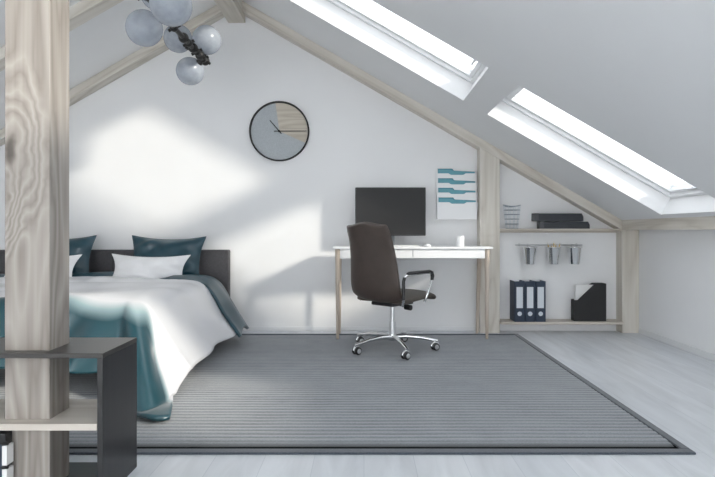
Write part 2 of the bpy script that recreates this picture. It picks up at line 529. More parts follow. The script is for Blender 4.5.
# sloped ceilings, the right one with three pairs of skylight shafts
TH = 0.21
def slope_pt(u, y, w, side=1):
    return Vector((XR + side * (u * C30 + w * S30), y, ZR - u * S30 + w * C30))
U_MAX = (X_R + .2 - XR) / C30
SK_U = ((0.664, 2.119), (2.317, 3.770))
SK_Y = ((-1.45, -0.60), (0.62, 1.72), (3.24, 4.055))  # first pair, behind the camera and unseen, is added for extra light
def slope_slab(side, us, ys):
    b = NB()
    U = sorted({0.0, U_MAX, *[u for p in us for u in p]})
    Y = sorted({BACK_Y - .2, WALL_Y + .2, *[y for p in ys for y in p]})
    hole = lambda i, j: (U[i], U[i + 1]) in us and (Y[j], Y[j + 1]) in ys
    cache = {}
    def V(i, j, w):
        k = (i, j, w)
        if k not in cache:
            u = U[i]
            if i == 0 and w: cache[k] = b.verts.new((XR, Y[j], ZR + w / C30))
            else: cache[k] = b.verts.new(slope_pt(u, Y[j], w, side))
        return cache[k]
    for i in range(len(U) - 1):
        for j in range(len(Y) - 1):
            if hole(i, j):
                for (a, c) in (((i, j), (i + 1, j)), ((i + 1, j), (i + 1, j + 1)), ((i + 1, j + 1), (i, j + 1)), ((i, j + 1), (i, j))):
                    b.faces.new([V(*a, 0), V(*c, 0), V(*c, TH), V(*a, TH)])
            else:
                for w in (0, TH):
                    b.faces.new([V(i, j, w), V(i + 1, j, w), V(i + 1, j + 1, w), V(i, j + 1, w)])
    n, m_ = len(U) - 1, len(Y) - 1
    for i in range(n):
        b.faces.new([V(i, 0, 0), V(i + 1, 0, 0), V(i + 1, 0, TH), V(i, 0, TH)])
        b.faces.new([V(i, m_, 0), V(i + 1, m_, 0), V(i + 1, m_, TH), V(i, m_, TH)])
    for j in range(m_):
        b.faces.new([V(n, j, 0), V(n, j + 1, 0), V(n, j + 1, TH), V(n, j, TH)])
    return b
struct('ceiling_right', slope_slab(1, SK_U, SK_Y), M_CEIL)
struct('ceiling_left', slope_slab(-1, (), ()), M_CEIL)

# skylights: frame, sash, pane, handle; local axes = downslope, along the wall, outward
SK_ROT = Matrix(((C30, 0, S30), (0, 1, 0), (-S30, 0, C30)))
def ring_boxes(b, a0, a1, c0, c1, t, z0, z1):
    box(b, a0, a1, c0, c0 + t, z0, z1); box(b, a0, a1, c1 - t, c1, z0, z1)
    box(b, a0, a0 + t, c0 + t, c1 - t, z0, z1); box(b, a1 - t, a1, c0 + t, c1 - t, z0, z1)
idx = 0
for (y0, y1) in reversed(SK_Y):
    for (u0, u1) in SK_U:
        idx += 1
        e = empty('window_%d' % idx, slope_pt((u0 + u1) / 2, (y0 + y1) / 2, 0))
        e['kind'] = 'structure'
        e.rotation_euler = SK_ROT.to_euler()
        a, c = (u1 - u0) / 2, (y1 - y0) / 2
        b = NB(); ring_boxes(b, -a, a, -c, c, .028, .135, .205)
        obj('window_frame', b, M_PAINT, e, bevel=.003)
        b = NB(); ring_boxes(b, -a + .028, a - .028, -c + .028, c - .028, .030, .158, .215)
        box(b, -a + .058, -a + .092, -c + .058, c - .058, .158, .215)
        obj('sash', b, M_PAINT, e, bevel=.004)
        b = NB(); quad(b, (-a + .05, -c + .05, .188), (a - .05, -c + .05, .188), (a - .05, c - .05, .188), (-a + .05, c - .05, .188))
        obj('glass_pane', b, M_TINT, e)
        b = NB()
        tube(b, [(a - .085, 0, .165), (a - .085, 0, .135)], .012, 12)
        tube(b, [(a - .085, -.055, .133), (a - .085, .055, .133)], .007, 10)
        obj('handle', b, M_STEEL, e, smooth=True)

# baseboards
b = NB(); box(b, X_L, .985, WALL_Y - .012, WALL_Y, 0, .034); struct('baseboard_back', b, M_BASE, bevel=.003)
b = NB(); box(b, X_R - .012, X_R, BACK_Y, WALL_Y - .13, 0, .045); struct('baseboard_right', b, M_BASE, bevel=.003)

# ------------------------------------------------------------------ timber frame
BD = 0.12   # how far the timbers stand out of the gable wall
def rafter(name, side, y0, y1, u1, vt, material, gap=0.0):
    """a beam following the slope, vertical thickness vt"""
    b = NB()
    x0 = XR + side * .078; x1 = XR + side * u1
    z = lambda x: ceil_z(x) - gap
    prism(b, [(x0, z(x0)), (x1, z(x1)), (x1, z(x1) - vt), (x0, z(x0) - vt)], y0, y1)
    o = struct(name, b, material, bevel=.004)
    return o
def wood_dir(name, ang, seed, lo, mid, hi):
    m = wood(name, lo, mid, hi, 'x', 9.0, seed=seed, contrast=0.65)
    mp = [n for n in m.node_tree.nodes if n.bl_idname == 'ShaderNodeMapping']
    for n in mp:
        # rotate the coordinates first so that the grain follows the slope
        r = N(m, 'ShaderNodeMapping'); r.inputs['Rotation'].default_value = (0, ang, 0)
        src = n.inputs[0].links[0].from_socket
        L(m, src, r.inputs[0]); L(m, r.outputs[0], n.inputs[0])
    return m
M_OAK_R = wood_dir('pale_oak_rafter', radians(-30), 5.5, *OAK)
M_OAK_L = wood_dir('pale_oak_rafter_mirrored', radians(30), 9.5, *OAK)
rafter('trim_1', 1, WALL_Y - BD, WALL_Y - .001, 2.195 - XR, .085, M_OAK_R)
rafter('trim_2', -1, WALL_Y - BD, WALL_Y - .001, X_L + .01 - XR if False else XR - X_L - .01, .085, M_OAK_L)
rafter('trim_3', -1, 3.765, 3.89, XR - X_L - .01, .085, M_OAK_L)
b = NB(); prism(b, [(XR - .066, 2.68), (XR + .082, 2.68), (XR + .082, ceil_z(XR + .082)), (XR, ZR), (XR - .066, ceil_z(XR - .066))], BACK_Y, WALL_Y - .001)
struct('trim_4', b, M_OAK_Y, bevel=.004)                      # ridge beam
b = NB(); prism(b, [(2.195, .877), (X_R - .001, .877), (X_R - .001, ceil_z(X_R)), (2.195, ceil_z(2.195))], BACK_Y, WALL_Y - .001)
struct('trim_5', b, M_OAK_Y, bevel=.004)                      # eaves beam
b = NB(); zt = ceil_z(.985) - .085; zt2 = ceil_z(1.155) - .085
prism(b, [(.985, 0), (1.155, 0), (1.155, zt2), (.985, zt)], WALL_Y - BD, WALL_Y - .001)
struct('trim_6', b, M_OAK_Z, bevel=.004)                      # upright beside the desk
b = NB(); box(b, 2.195, X_R - .001, WALL_Y - BD, WALL_Y - .001, 0, .877)
struct('trim_7', b, M_OAK_Z, bevel=.004)                      # corner upright
b = NB(); box(b, XR - .066, XR + .082, 1.84, 1.965, 0, 2.68)
post = obj('timber_post', b, M_POST, bevel=.003)
tag(post, 'pale grey knotted timber post rising through the dark open side table', 'post')

# ------------------------------------------------------------------ rug
RX0, RX1, RY0, RY1 = -3.45, 1.288, 2.17, 4.69
rug = thing('area_rug', 'large grey ribbed rug under the bed and desk', 'rug', ((RX0 + RX1) / 2, (RY0 + RY1) / 2, 0))
rw, rd = (RX1 - RX0) / 2, (RY1 - RY0) / 2
b = NB()
PER = .0405
rows = int((2 * rd - .12) / PER * 6)
def rugfn(i, j):
    x = (-rw + .045) + (2 * rw - .09) * i
    y0 = -rd + .072; y = y0 + (2 * rd - .117) * j
    ph = (y - y0) / PER + 0.12 * noise.noise(Vector((x * 1.1, y * 1.3, 0.3)))
    a = abs(sin(pi * ph))
    edge = min(1, min(1 - j, j) * 60)
    return (x, y, .0035 + edge * (.0035 + .0055 * a ** 0.8) + 0.0012 * noise.noise(Vector((x * 9, y * 9, 2))))
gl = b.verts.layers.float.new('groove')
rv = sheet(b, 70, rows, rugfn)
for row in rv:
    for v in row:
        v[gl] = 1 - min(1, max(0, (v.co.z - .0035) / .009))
obj('ribbed_pile', b, M_RUG, rug, smooth=True)
b = NB(); box(b, -rw + .012, rw - .012, -rd + .012, rd - .012, 0, .003)
obj('backing', b, M_RUGG, rug)
b = NB()
for (x0, x1, y0, y1) in ((-rw, rw, -rd, -rd + .042), (-rw, rw, rd - .035, rd), (-rw, -rw + .035, -rd + .042, rd - .035), (rw - .035, rw, -rd + .042, rd - .035)):
    box(b, x0, x1, y0, y1, 0, .0095)
obj('binding', b, M_RUGB, rug, bevel=.003, label='darker flat binding')

RUGZ = .0138
# ------------------------------------------------------------------ bed
BX0, BX1, BY0, BY1 = -3.13, -1.17, 2.93, 4.79
bcx = (BX0 + BX1) / 2
bed = thing('double_bed', 'double bed with grey headboard under the sunlit gable wall', 'bed', (bcx, BY1, RUGZ))
bw = (BX1 - BX0) / 2
b = NB(); box(b, -bw + .04, bw - .04, -1.55, -.002, .07, .19)
obj('bed_base', b, M_BEDBASE, bed, bevel=.01)
b = NB()
for sx in (-1, 1):
    for yy in (-.14, -1.4):
        pass
for sx in (-1, 1):
    for yy in (-.14, -1.4):
        b2 = NB(); lathe(b2, [(0, 0), (.022, 0), (.03, .07), (0, .07)], 16, (sx * (bw - .15), yy, 0)); obj('leg', b2, M_BLACK, bed, smooth=False)
b.free()
hb = NB(); box(hb, -bw - .005, bw + .012, .005, .072, -.0, .693)
hb_o = obj('headboard', hb, M_HEAD, bed, bevel=.012, segs=3)
for k in range(1, 4):     # vertical seams and buttons
    xx = -bw + k * (2 * bw) / 4
    b = NB(); tube(b, [(xx, .004, .05), (xx, .004, .685)], .0022, 6); obj('seam', b, M_BEDBASE, hb_o)
for k in range(4):
    for zz in (.46,):
        xx = -bw + (k + .5) * bw / 2
        xx = bw - .14 if k == 3 else xx
        b = NB(); lathe(b, [(0, .006), (.012, .004), (.016, 0), (0, -.004)], 16, (xx, .005, zz), Matrix.Rotation(radians(90), 3, 'X')); obj('button', b, M_HEAD, hb_o, smooth=True)
b = NB(); box(b, -bw + .02, bw - .02, -1.70, -.008, .19, .425)
obj('mattress', b, M_MATT, bed, bevel=.06, segs=6)

# duvet: a draped sheet thrown over the bed
def drape(r, phimax=62, soft=.16):
    """arc length r beyond the edge -> (horizontal, drop)"""
    n = 24; h = d = 0.0; ds = r / n
    for k in range(n):
        s = (k + .5) * ds
        ph = radians(phimax) * sstep(-.02, soft, s)
        h += cos(ph) * ds; d += sin(ph) * ds
    return h, d
TOPZ = .452
def duvet_point(a, l, off=0.0, side_over=.50):
    """a: across from bed centre, l: distance from the headboard (arc lengths)"""
    Wh = bw - .10; Lf = 1.74
    oa = max(abs(a) - Wh, 0) * (1 if a > 0 else -1); ol = max(l - Lf, 0)
    r = sqrt(oa * oa + ol * ol)
    if r > 1e-6: r *= 1 + .30 * (2 * abs(oa) * ol / (r * r)) ** 3
    x = min(max(a, -Wh), Wh); y = -min(l, Lf)
    # soft puffy top
    puff = .020 * noise.noise(Vector((a * 1.6, l * 1.5, 4.2))) + .010 * noise.noise(Vector((a * 4.3 + 3, l * 3.7, 1.2)))
    puff += .016 * exp(-((l - .62 - .06 * sin(a * 2.5)) / .07) ** 2) - .018 * exp(-((l - .76 - .06 * sin(a * 2.5)) / .06) ** 2) * sstep(.9, .2, a)
    puff += .010 * sin((a * .8 + l * 1.3) * 5.2) * sstep(.7, 1.1, l) + .010 * noise.noise(Vector((a * 7 + l * 2, l * 3.1, 5.5)))
    puff += -.018 * exp(-((a + 0.35 * l - 0.30) / .09) ** 2) * sstep(.3, .9, l)
    puff += .016 * exp(-((a - 0.55 * l + 0.55) / .10) ** 2)
    z = TOPZ + .018 + puff * (1 - .4 * sstep(0, .3, r))
    if r > 1e-6:
        rr0 = sqrt(oa * oa + ol * ol); dx, dy = oa / rr0, -ol / rr0
        ang = atan2(ol, abs(oa))          # 0 = side, pi/2 = foot
        fold = cos(ang * 9.0 - .9)
        corner = sin(ang * 2) ** 2 if 0 < ang < pi / 2 else 0
        along = l if ang < .02 else a
        wig = .5 * sin(along * 7.1 + 1.3 + oa * 3) + .45 * sin(along * 12.7 + .4 + oa * 6) + .6 * noise.noise(Vector((a * 2.2, l * 2.2, 7)))
        phm = 58 + 12 * ang / (pi / 2) - 12 * corner ** 3 + 7 * corner * fold
        h, d = drape(r, phm)
        amp = sstep(.08, .5, r)
        ft = sstep(.6, 1.4, ang)
        h += amp * (.034 * wig * (1 - corner) + .080 * fold * corner)
        sw = a + .45 * ol
        h += 1.5 * ft * sstep(.02, .3, r) * (.030 * exp(-((sw - .86) / .07) ** 2) - .028 * exp(-((sw - .72) / .07) ** 2) + .024 * exp(-((sw - .50) / .09) ** 2) - .018 * exp(-((sw - .28) / .10) ** 2) + .02 * sin(sw * 9))
        z -= d
        floor = .010 - 0 + off
        if z < floor:
            h += (floor - z) * .35
            z = floor + .006 * (1 + sin(h * 40))
        x += dx * h * (1 - .14 * corner); y += dy * h * (1 + .50 * corner)
    # a gentle sag between folds near the head
    return Vector((x, y, z + off))
duv = NB()
A_OV, L_OV = .50, .44
Wtot = bw - .10 + A_OV; Ltot = 1.70 + L_OV; L0 = .34
NU, NV = 150, 130
dye_l = duv.verts.layers.float.new('dye')
V = []
def dye(a, l):
    n = .12 * noise.noise(Vector((a * 1.7, l * 1.9, 9)))
    # teal end over the foot, white again past the corner
    e = l - (1.70 + .03 * sin(a * 3.1 + .4) + .07 * sstep(.35, .88, a)) + n * .8
    t = sstep(-.07, .12, e)
    oa = max(abs(a) - (bw - .10), 0); ol = max(l - 1.70, 0)
    t *= 1 - sstep(-.02, .09, oa - ol * 1.25 + n * .5)
    return t
for i in range(NU + 1):
    row = []
    for j in range(NV + 1):
        a = -Wtot + 2 * Wtot * i / NU; l = L0 + (Ltot - L0) * j / NV
        # rounded sheet corners
        v = duv.verts.new(duvet_point(a, l))
        v[dye_l] = dye(a, l)
        row.append(v)
    V.append(row)
for i in range(NU):
    for j in range(NV):
        duv.faces.new([V[i][j], V[i + 1][j], V[i + 1][j + 1], V[i][j + 1]])
duvet = obj('duvet', duv, M_DUVET, bed, smooth=True, solid=.018)
duvet.modifiers['solid'].offset = 1
b = NB()
edge = [duvet_point(-Wtot + 2 * Wtot * t / 80, Ltot) for t in range(81)]
# turned-back teal layer near the head, wider over the right side
def fold_fn(u, v):
    a = -Wtot + (2 * Wtot + .03) * u
    l0 = .20 + .14 * sstep(.2, 1.0, a)
    wid = .13 + .05 * sstep(-.4, .5, a) + .20 * sstep(.55, 1.05, a)
    wid *= 1 + .12 * sin(a * 5)
    l = l0 + wid * v
    p = duvet_point(a, l, .0)
    lift = .030 * (1 - abs(2 * v - 1) ** 3) + .014
    p.z += lift * (.8 + .3 * noise.noise(Vector((a * 3, l * 3, 3))))
    p.x += (.030 * sstep(bw - .1, bw + .1, a) - .030 * sstep(-bw + .1, -bw - .1, a)) * 1.0
    p.z += .010 * sin(v * 9 + a * 3) * sstep(.6, 1.1, abs(a))
    return p
sheet(b, 150, 18, fold_fn)
obj('turned_back_edge', b, M_TEAL, bed, smooth=True, solid=.02, label='dark teal satin turned-back edge')

# pillows
def pillow_bm(w, h, t, pinch=.10, seed=0.0, curl=0.0):
    b = NB(); n = 36
    for sgn in (1, -1):
        def fn(i, j):
            u, v = 2 * i - 1, 2 * j - 1
            u = sin(u * pi / 2) * .35 + u * .65; v = sin(v * pi / 2) * .35 + v * .65
            x = u * w / 2 * (1 - pinch * (1 - v * v)); z = v * h / 2 * (1 - pinch * 1.2 * (1 - u * u))
            th = t / 2 * max(0, (1 - u ** 4)) ** .75 * max(0, (1 - v ** 4)) ** .75
            th *= 1 + .22 * noise.noise(Vector((u * 2.2 + seed, v * 2.2, sgn + seed)))
            edge = max(abs(u), abs(v))
            wr = .012 * sin((u + v * .4) * 9 + seed) * (1 - edge) + .010 * sin(14 * (u * v) + seed) * edge * (1 - edge) * 4
            y = sgn * (th + (wr if th > .01 else 0))
            y += curl * (u * u) * .05
            return (x, y, z)
        sheet(b, n, n, fn)
    bmesh.ops.remove_doubles(b, verts=b.verts[:], dist=1e-5)
    return b
def pillow(name, label, cat, w, h, t, m, x, y, z, lean, rz=0.0, rx2=0.0, group=None, seed=0.0, pinch=.10):
    b = pillow_bm(w, h, t, pinch, seed)
    # a stitched piping runs round the rim
    o = obj(name, b, m, smooth=True)
    tag(o, label, cat, group)
    o.rotation_euler = (radians(-lean), radians(rx2), radians(rz))
    o.location = (x, y, z)
    pb = NB(); pts = []
    for k in range(120):
        t_ = k / 120 * 4; s = int(t_); f = 2 * (t_ - s) - 1
        u, v = ((f, -1), (1, f), (-f, 1), (-1, -f))[s]
        pts.append((u * w / 2 * (1 - pinch * (1 - v * v)), 0, v * h / 2 * (1 - pinch * 1.2 * (1 - u * u))))
    tube(pb, pts, .0035, 6, closed=True)
    obj('piping', pb, m, o, smooth=True)
    return o
PZ = RUGZ + .425
pillow('pillow', 'dark teal satin pillow leaning on the grey headboard, its whole front in view', 'pillow', .62, .42, .15, M_TEAL, -1.635, 4.63, PZ + .185, 16, 0, 1, seed=.4, pinch=.13)
pillow('pillow', 'dark teal satin pillow leaning on headboard, half hidden behind timber post', 'pillow', .62, .42, .15, M_TEAL, -2.545, 4.63, PZ + .185, 16, 0, -1, seed=2.7, pinch=.13)
pillow('pillow', 'white cotton pillow in front of the fully visible teal pillow', 'pillow', .62, .27, .15, M_WHITES, -1.70, 4.42, PZ + .118, 24, 2, 1, seed=5.1, pinch=.16)
pillow('pillow', 'white cotton pillow mostly hidden behind the timber post', 'pillow', .62, .27, .15, M_WHITES, -2.56, 4.42, PZ + .118, 24, -2, 0, seed=7.3, pinch=.16)

# ------------------------------------------------------------------ dark open side table around the post
TX0, TX1, TY0, TY1, TZ = -1.40, -.836, 1.792, 2.062, .476
st = thing('side_table', 'dark open side table built around the timber post at bed foot', 'side table', ((TX0 + TX1) / 2, (TY0 + TY1) / 2, 0))
tw, td = (TX1 - TX0) / 2, (TY1 - TY0) / 2
tcx, tcy = (TX0 + TX1) / 2, (TY0 + TY1) / 2
px0, px1, py0, py1 = XR - .067 - tcx, XR + .083 - tcx, 1.839 - tcy, 1.966 - tcy
def holed(z0, z1, xa, xb, ya=-td, yb=td):
    b = NB()
    xs = [xa, px0, px1, xb]; ys = [ya, py0, py1, yb]
    vs = {}
    def g(i, j, z):
        if (i, j, z) not in vs: vs[(i, j, z)] = b.verts.new((xs[i], ys[j], z))
        return vs[(i, j, z)]
    for i in range(3):
        for j in range(3):
            if (i, j) == (1, 1): continue
            for z in (z0, z1): b.faces.new([g(i, j, z), g(i + 1, j, z), g(i + 1, j + 1, z), g(i, j + 1, z)])
    for k in range(3):
        for (p, q) in (((k, 0), (k + 1, 0)), ((k, 3), (k + 1, 3)), ((0, k), (0, k + 1)), ((3, k), (3, k + 1))):
            b.faces.new([g(*p, z0), g(*q, z0), g(*q, z1), g(*p, z1)])
    for (p, q) in (((1, 1), (2, 1)), ((2, 1), (2, 2)), ((2, 2), (1, 2)), ((1, 2), (1, 1))):
        b.faces.new([g(*p, z0), g(*q, z0), g(*q, z1), g(*p, z1)])
    return b
M_DARKTOP = noisy('dark_stained_top', srgb(54, 52, 50), 0.32, 0.18, 5.0, stretch=(0.8, 14, 14))
obj('table_top', holed(TZ - .0155, TZ, -tw, tw), M_DARKTOP, st, bevel=.001)
obj('shelf', holed(.229, .250, -tw + .019, tw - .019), M_SHELF, st, bevel=.001, label='pale wood middle shelf')
obj('bottom_board', holed(0, .017, -tw, tw), M_DARK, st, bevel=.001)
for sx in (-1, 1):
    b = NB(); x0, x1 = sorted((sx * tw, sx * (tw - .018))); box(b, x0, x1, -td, td, .017, TZ - .0155)
    obj('side_panel', b, M_DARK, st, bevel=.001)

def binder_parts(parent, w, h, d, m, finger=.25, label=(.56, .92), ring_z=None):
    b = NB()   # cover boards and spine
    t = .004
    box(b, -w / 2, -w / 2 + t, 0, d, 0, h); box(b, w / 2 - t, w / 2, 0, d, 0, h); box(b, -w / 2 + t, w / 2 - t, 0, t, 0, h)
    obj('cover', b, m, parent, bevel=.0015)
    b = NB(); box(b, -w / 2 + .008, w / 2 - .008, .01, d - .012, .008, h - .012)
    obj('pages', b, M_PAPER, parent)
    b = NB(); box(b, -w * .31, w * .31, -.0012, -.0001, h * .34, h * .86)
    obj('spine_label', b, M_LABEL, parent)
    b = NB(); lathe(b, [(.0, .0015), (.010, .0015), (.016, .003), (.019, 0), (0, 0)], 24, (0, -.0003, h * .20), Matrix.Rotation(radians(90), 3, 'X'))
    obj('finger_ring', b, M_LABEL, parent, smooth=True)

# file binder seen at the frame's left, in front of the post on the table's bottom board
fb = thing('ring_binder', 'slate blue ring binder standing on the bottom board of dark side table', 'binder', (-1.245, 1.797, .017))
b = NB(); box(b, -.105, .094, 0, .036, 0, .200); obj('cover', b, M_BLACK, fb, bevel=.002)
b = NB(); box(b, -.103, .088, -.0015, -.0001, .0, .166); obj('spine_panel', b, M_NAVY, fb)
for z0, z1 in ((.100, .162), (.012, .088)):
    b = NB(); box(b, .086, .1015, -.004, .03, z0, z1); obj('page_block', b, M_PAPER, fb)
for z0 in (.090, .165):
    b = NB(); tube(b, [(.086, -.004, z0 + .003), (.105, -.004, z0 + .005)], .005, 10); obj('clasp', b, M_BLACK, fb, smooth=True)

# ------------------------------------------------------------------ desk
DX0, DX1, DY0, DY1, DZ = -.246, 1.018, 4.40, 4.80, .742
DX1 = 1.012
dy_c = (DY0 + DY1) / 2
desk = thing('writing_desk', 'slim white writing desk with pale wooden legs against the back wall', 'desk', ((DX0 + DX1) / 2, dy_c, 0))
dw, dd = (DX1 - DX0) / 2, (DY1 - DY0) / 2
dd_back = WALL_Y - BD - .003 - dy_c
b = NB(); box(b, -dw, dw, -dd, dd_back, DZ - .016, DZ); obj('desk_top', b, M_PAINT, desk, bevel=.003)
b = NB(); box(b, -dw + .055, dw - .055, -dd + .025, dd_back - .03, DZ - .092, DZ - .016); obj('apron', b, M_PAINT, desk, bevel=.002)
for sx in (-1, 1):
    b = NB(); xa, xb = sorted((sx * .004, sx * (dw - .075))); box(b, xa, xb, -dd + .016, -dd + .025, DZ - .088, DZ - .022)
    obj('drawer_front', b, M_PAINT, desk, bevel=.002)
for sx in (-1, 1):
    for sy in (-1, 1):
        b = NB()
        x = sx * (dw - .038); y = -dd + .036 if sy < 0 else dd_back - .04
        z0 = RUGZ if y < RY1 - dy_c else 0.0
        splay = -.022 if sy > 0 and sx > 0 else 0
        tube(b, [(x + splay, y, z0), (x + splay * .8, y, .14), (x, y, DZ - .016)], [.011, .014, .021], 16)
        obj('leg', b, M_LEG, desk, smooth=True)
        b = NB() if False else None

# monitor

mon = thing('computer_monitor', 'black widescreen monitor on slim grey stand on white desk', 'monitor', (.222, 4.705, DZ))
b = NB(); box(b, -.296, .296, -.012, .018, .086, .492); obj('monitor_case', b, M_BLACK, mon, bevel=.006, segs=3)
b = NB(); box(b, -.285, .285, -.0135, -.0125, .100, .482); obj('screen', b, M_SCREEN, mon)
b = NB(); box(b, -.10, .10, .018, .04, .2, .38); obj('rear_housing', b, M_BLACK, mon, bevel=.008)
b = NB(); prism(b, [(-.04, .006), (.04, .006), (.032, .20), (-.032, .20)], .040, .050); obj('stand_neck', b, M_NECK, mon, bevel=.002)
b = NB(); box(b, -.085, .085, -.08, .05, 0, .006); obj('stand_base', b, M_NECK, mon, bevel=.003)
# keyboard
kb = thing('keyboard', 'thin white keyboard lying on the desk before the monitor', 'keyboard', (.24, 4.475, DZ))
b = NB(); prism(b, [(-.055, 0), (.055, 0), (.055, .010), (-.055, .005)], -.20, .20, 'x'); obj('keyboard_body', b, M_PAINT, kb, bevel=.002)
b = NB()
for r in range(5):
    for c_ in range(14):
        x = -.19 + c_ * .0274; y = -.048 + r * .0198
        box(b, x, x + .024, y, y + .0165, .0062 + r * .001, .0085 + r * .001)
o = obj('keys', b, M_PAPER, kb)
# mouse
ms = thing('computer_mouse', 'small white mouse lying beside the keyboard on the desk', 'mouse', (.505, 4.47, DZ))
b = NB()
prof = [(0, 0), (.026, 0), (.03, .006), (.026, .016), (.015, .022), (0, .024)]
lathe(b, prof, 24, (0, 0, 0), Matrix.Diagonal((1, 1.75, 1)))
mo = obj('mouse_shell', b, M_PAINT, ms, smooth=True)
b = NB(); box(b, -.003, .003, .012, .032, .019, .0235); obj('scroll_wheel', b, M_STEEL, ms, bevel=.001)
# mug
mg = thing('mug', 'white mug standing near the right end of the desk by the upright', 'mug', (.775, 4.52, DZ))
b = NB(); lathe(b, [(0, 0), (.028, 0), (.033, .006), (.034, .085), (.032, .087), (.030, .085), (.029, .012), (0, .010)], 32)
obj('mug_body', b, M_PAINT, mg, smooth=True)
b = NB(); tube(b, [(-.004, .030, .072), (-.004, .048, .070), (-.004, .056, .052), (-.004, .050, .030), (-.004, .028, .022)], .0055, 10); obj('mug_handle', b, M_PAINT, mg, smooth=True)

# ------------------------------------------------------------------ wall file rack
fr_x, fr_y, fr_z = .800, WALL_Y, .966
rack = thing('wall_file_holder', 'white tiered wall file holder hanging between monitor and upright', 'file holder', (fr_x, fr_y, fr_z))
b = NB(); box(b, -.170, .160, -.012, -.001, 0, .425); obj('back_plate', b, M_PAINT, rack, bevel=.003)
rack.scale = (1.07, 1, 1)
LIP = lambda k: .149 + k * .084
YO = lambda k: -.080 + k * .015
for k in range(4):
    b = NB(); z1 = LIP(k); z0 = .004 if k == 0 else z1 - .12
    yo = YO(k)
    prism(b, [(-.160, z0), (.155 if k == 0 else .160, z0), (.168, z1), (.075, z1), (.055, z1 - .013), (-.045, z1 - .013), (-.065, z1), (-.160, z1)], yo, yo + .003)
    prism(b, [(yo, z0), (-.012, z0), (-.012, z1 - .02), (yo, z1)], -.163, -.160, 'x')
    prism(b, [(yo, z0), (-.012, z0), (-.012, z1 - .02), (yo, z1)], .157, .160, 'x')
    if k == 0: box(b, -.160, .157, yo, -.012, .001, .004)
    obj('pocket', b, M_PAINT, rack)
fl = ['teal paper folder in the lowest pocket of the wall file holder', 'teal paper folder in the second lowest pocket of wall file holder', 'teal paper folder in the second highest pocket of wall file holder', 'teal paper folder in the topmost pocket of the wall file holder']
for k in range(4):
    g = thing('file_folder', fl[k], 'folder', (fr_x, fr_y + YO(k) + .0045, fr_z + LIP(k) - .075), group='teal folders in the wall file holder')
    g.scale = (1.07, 1, 1)
    b = NB()
    prism(b, [(-.150, 0), (.150, 0), (.150, .086), (.07, .086), (.055, .094), (-.03, .096), (-.05, .106), (-.15, .106)], 0, .0012)
    obj('front_leaf', b, M_TEALP, g)
    b = NB()
    prism(b, [(-.150, 0), (.150, 0), (.150, .090), (-.020, .099), (-.032, .116), (-.15, .116)], .005, .0062)
    obj('rear_leaf', b, M_TEALP2, g)

# ------------------------------------------------------------------ clock
ck = thing('wall_clock', 'large round wall clock with thin black rim and wood wedge inlay', 'clock', (-.736, WALL_Y, 1.735))
RY = Matrix.Rotation(radians(90), 3, 'X')     # z axis -> -y
CR = .258
b = NB(); lathe(b, [(CR - .012, .004), (CR - .008, .030), (CR, .032), (CR + .003, .026), (CR + .003, .001), (CR - .012, .001)], 96, (0, 0, 0), RY)
obj('rim', b, M_BLACKMETAL, ck, smooth=True)
M_FACE = noisy('pale_linen_dial', srgb(178, 184, 188), 0.8, 0.10, 160.0)
M_WEDGE = wood('wood_wedge', srgb(176, 166, 152), srgb(196, 188, 174), srgb(208, 202, 190), 'x', 12.0, seed=8.8, contrast=.8)
b = NB(); lathe(b, [(0, .002), (CR - .01, .002), (CR - .01, .010), (0, .010)], 96, (0, 0, 0), RY); obj('dial', b, M_FACE, ck)
b = NB()
pts = [(0.0, 0.0)]
for k in range(25):
    t = radians(98 - k * (98 + 24) / 24)
    pts.append(((CR - .012) * cos(t), (CR - .012) * sin(t)))
prism(b, pts, -.0125, -.0101); obj('wood_inlay', b, M_WEDGE, ck)
b = NB(); prism(b, [(-.045, -.004), (.238, -.002), (.238, .004), (-.045, .004)], -.020, -.017); obj('minute_hand', b, M_BLACKMETAL, ck)
b = NB()
t = radians(131); Rm = Matrix.Rotation(t, 2)
prism(b, [tuple(Rm @ Vector(p)) for p in ((-.028, -.005), (.125, -.0035), (.125, .0035), (-.028, .005))], -.0165, -.0135); obj('hour_hand', b, M_BLACKMETAL, ck)
b = NB(); lathe(b, [(0, .0101), (.010, .0101), (.010, .022), (0, .023)], 20, (0, 0, 0), RY); obj('hub', b, M_BLACKMETAL, ck)

# ------------------------------------------------------------------ niche shelves between the uprights
NX0, NX1 = 1.157, 2.193
def shelf_thing(label, z, depth, th):
    t = thing('wall_shelf', label, 'shelf', ((NX0 + NX1) / 2, WALL_Y - .001, z - th))
    hwid = (NX1 - NX0) / 2
    b = NB(); box(b, -hwid, hwid, -depth, 0, 0, th); obj('shelf_board', b, M_SHELF, t, bevel=.002)
    b = NB(); box(b, -hwid, hwid, -.02, 0, -.018, 0) ; obj('support_batten', b, M_SHELF, t, bevel=.001)
    return t
SH1, SH2 = .888, .102
shelf_thing('upper pale wooden shelf between the uprights carrying the black boxes', SH1, .115, .016)
shelf_thing('lower pale wooden shelf between the uprights, just above the floor', SH2, .165, .022)

# binders
bd = thing('ring_binder', '', 'binder', (0, 0, 0), group='navy binders on the lower wall shelf')
binder_parts(bd, .086, .342, .155, M_NAVY)
labs = ['navy ring binder with white spine label at the upright end of three',
        'middle of three navy ring binders on the lower wall shelf',
        'navy ring binder of three standing nearest the black magazine file']
for k in range(3):
    o = bd if k == 0 else copy_tree(bd)
    o.location = (1.311 + k * .0885, WALL_Y - .163, SH2)
    o['label'] = labs[k]

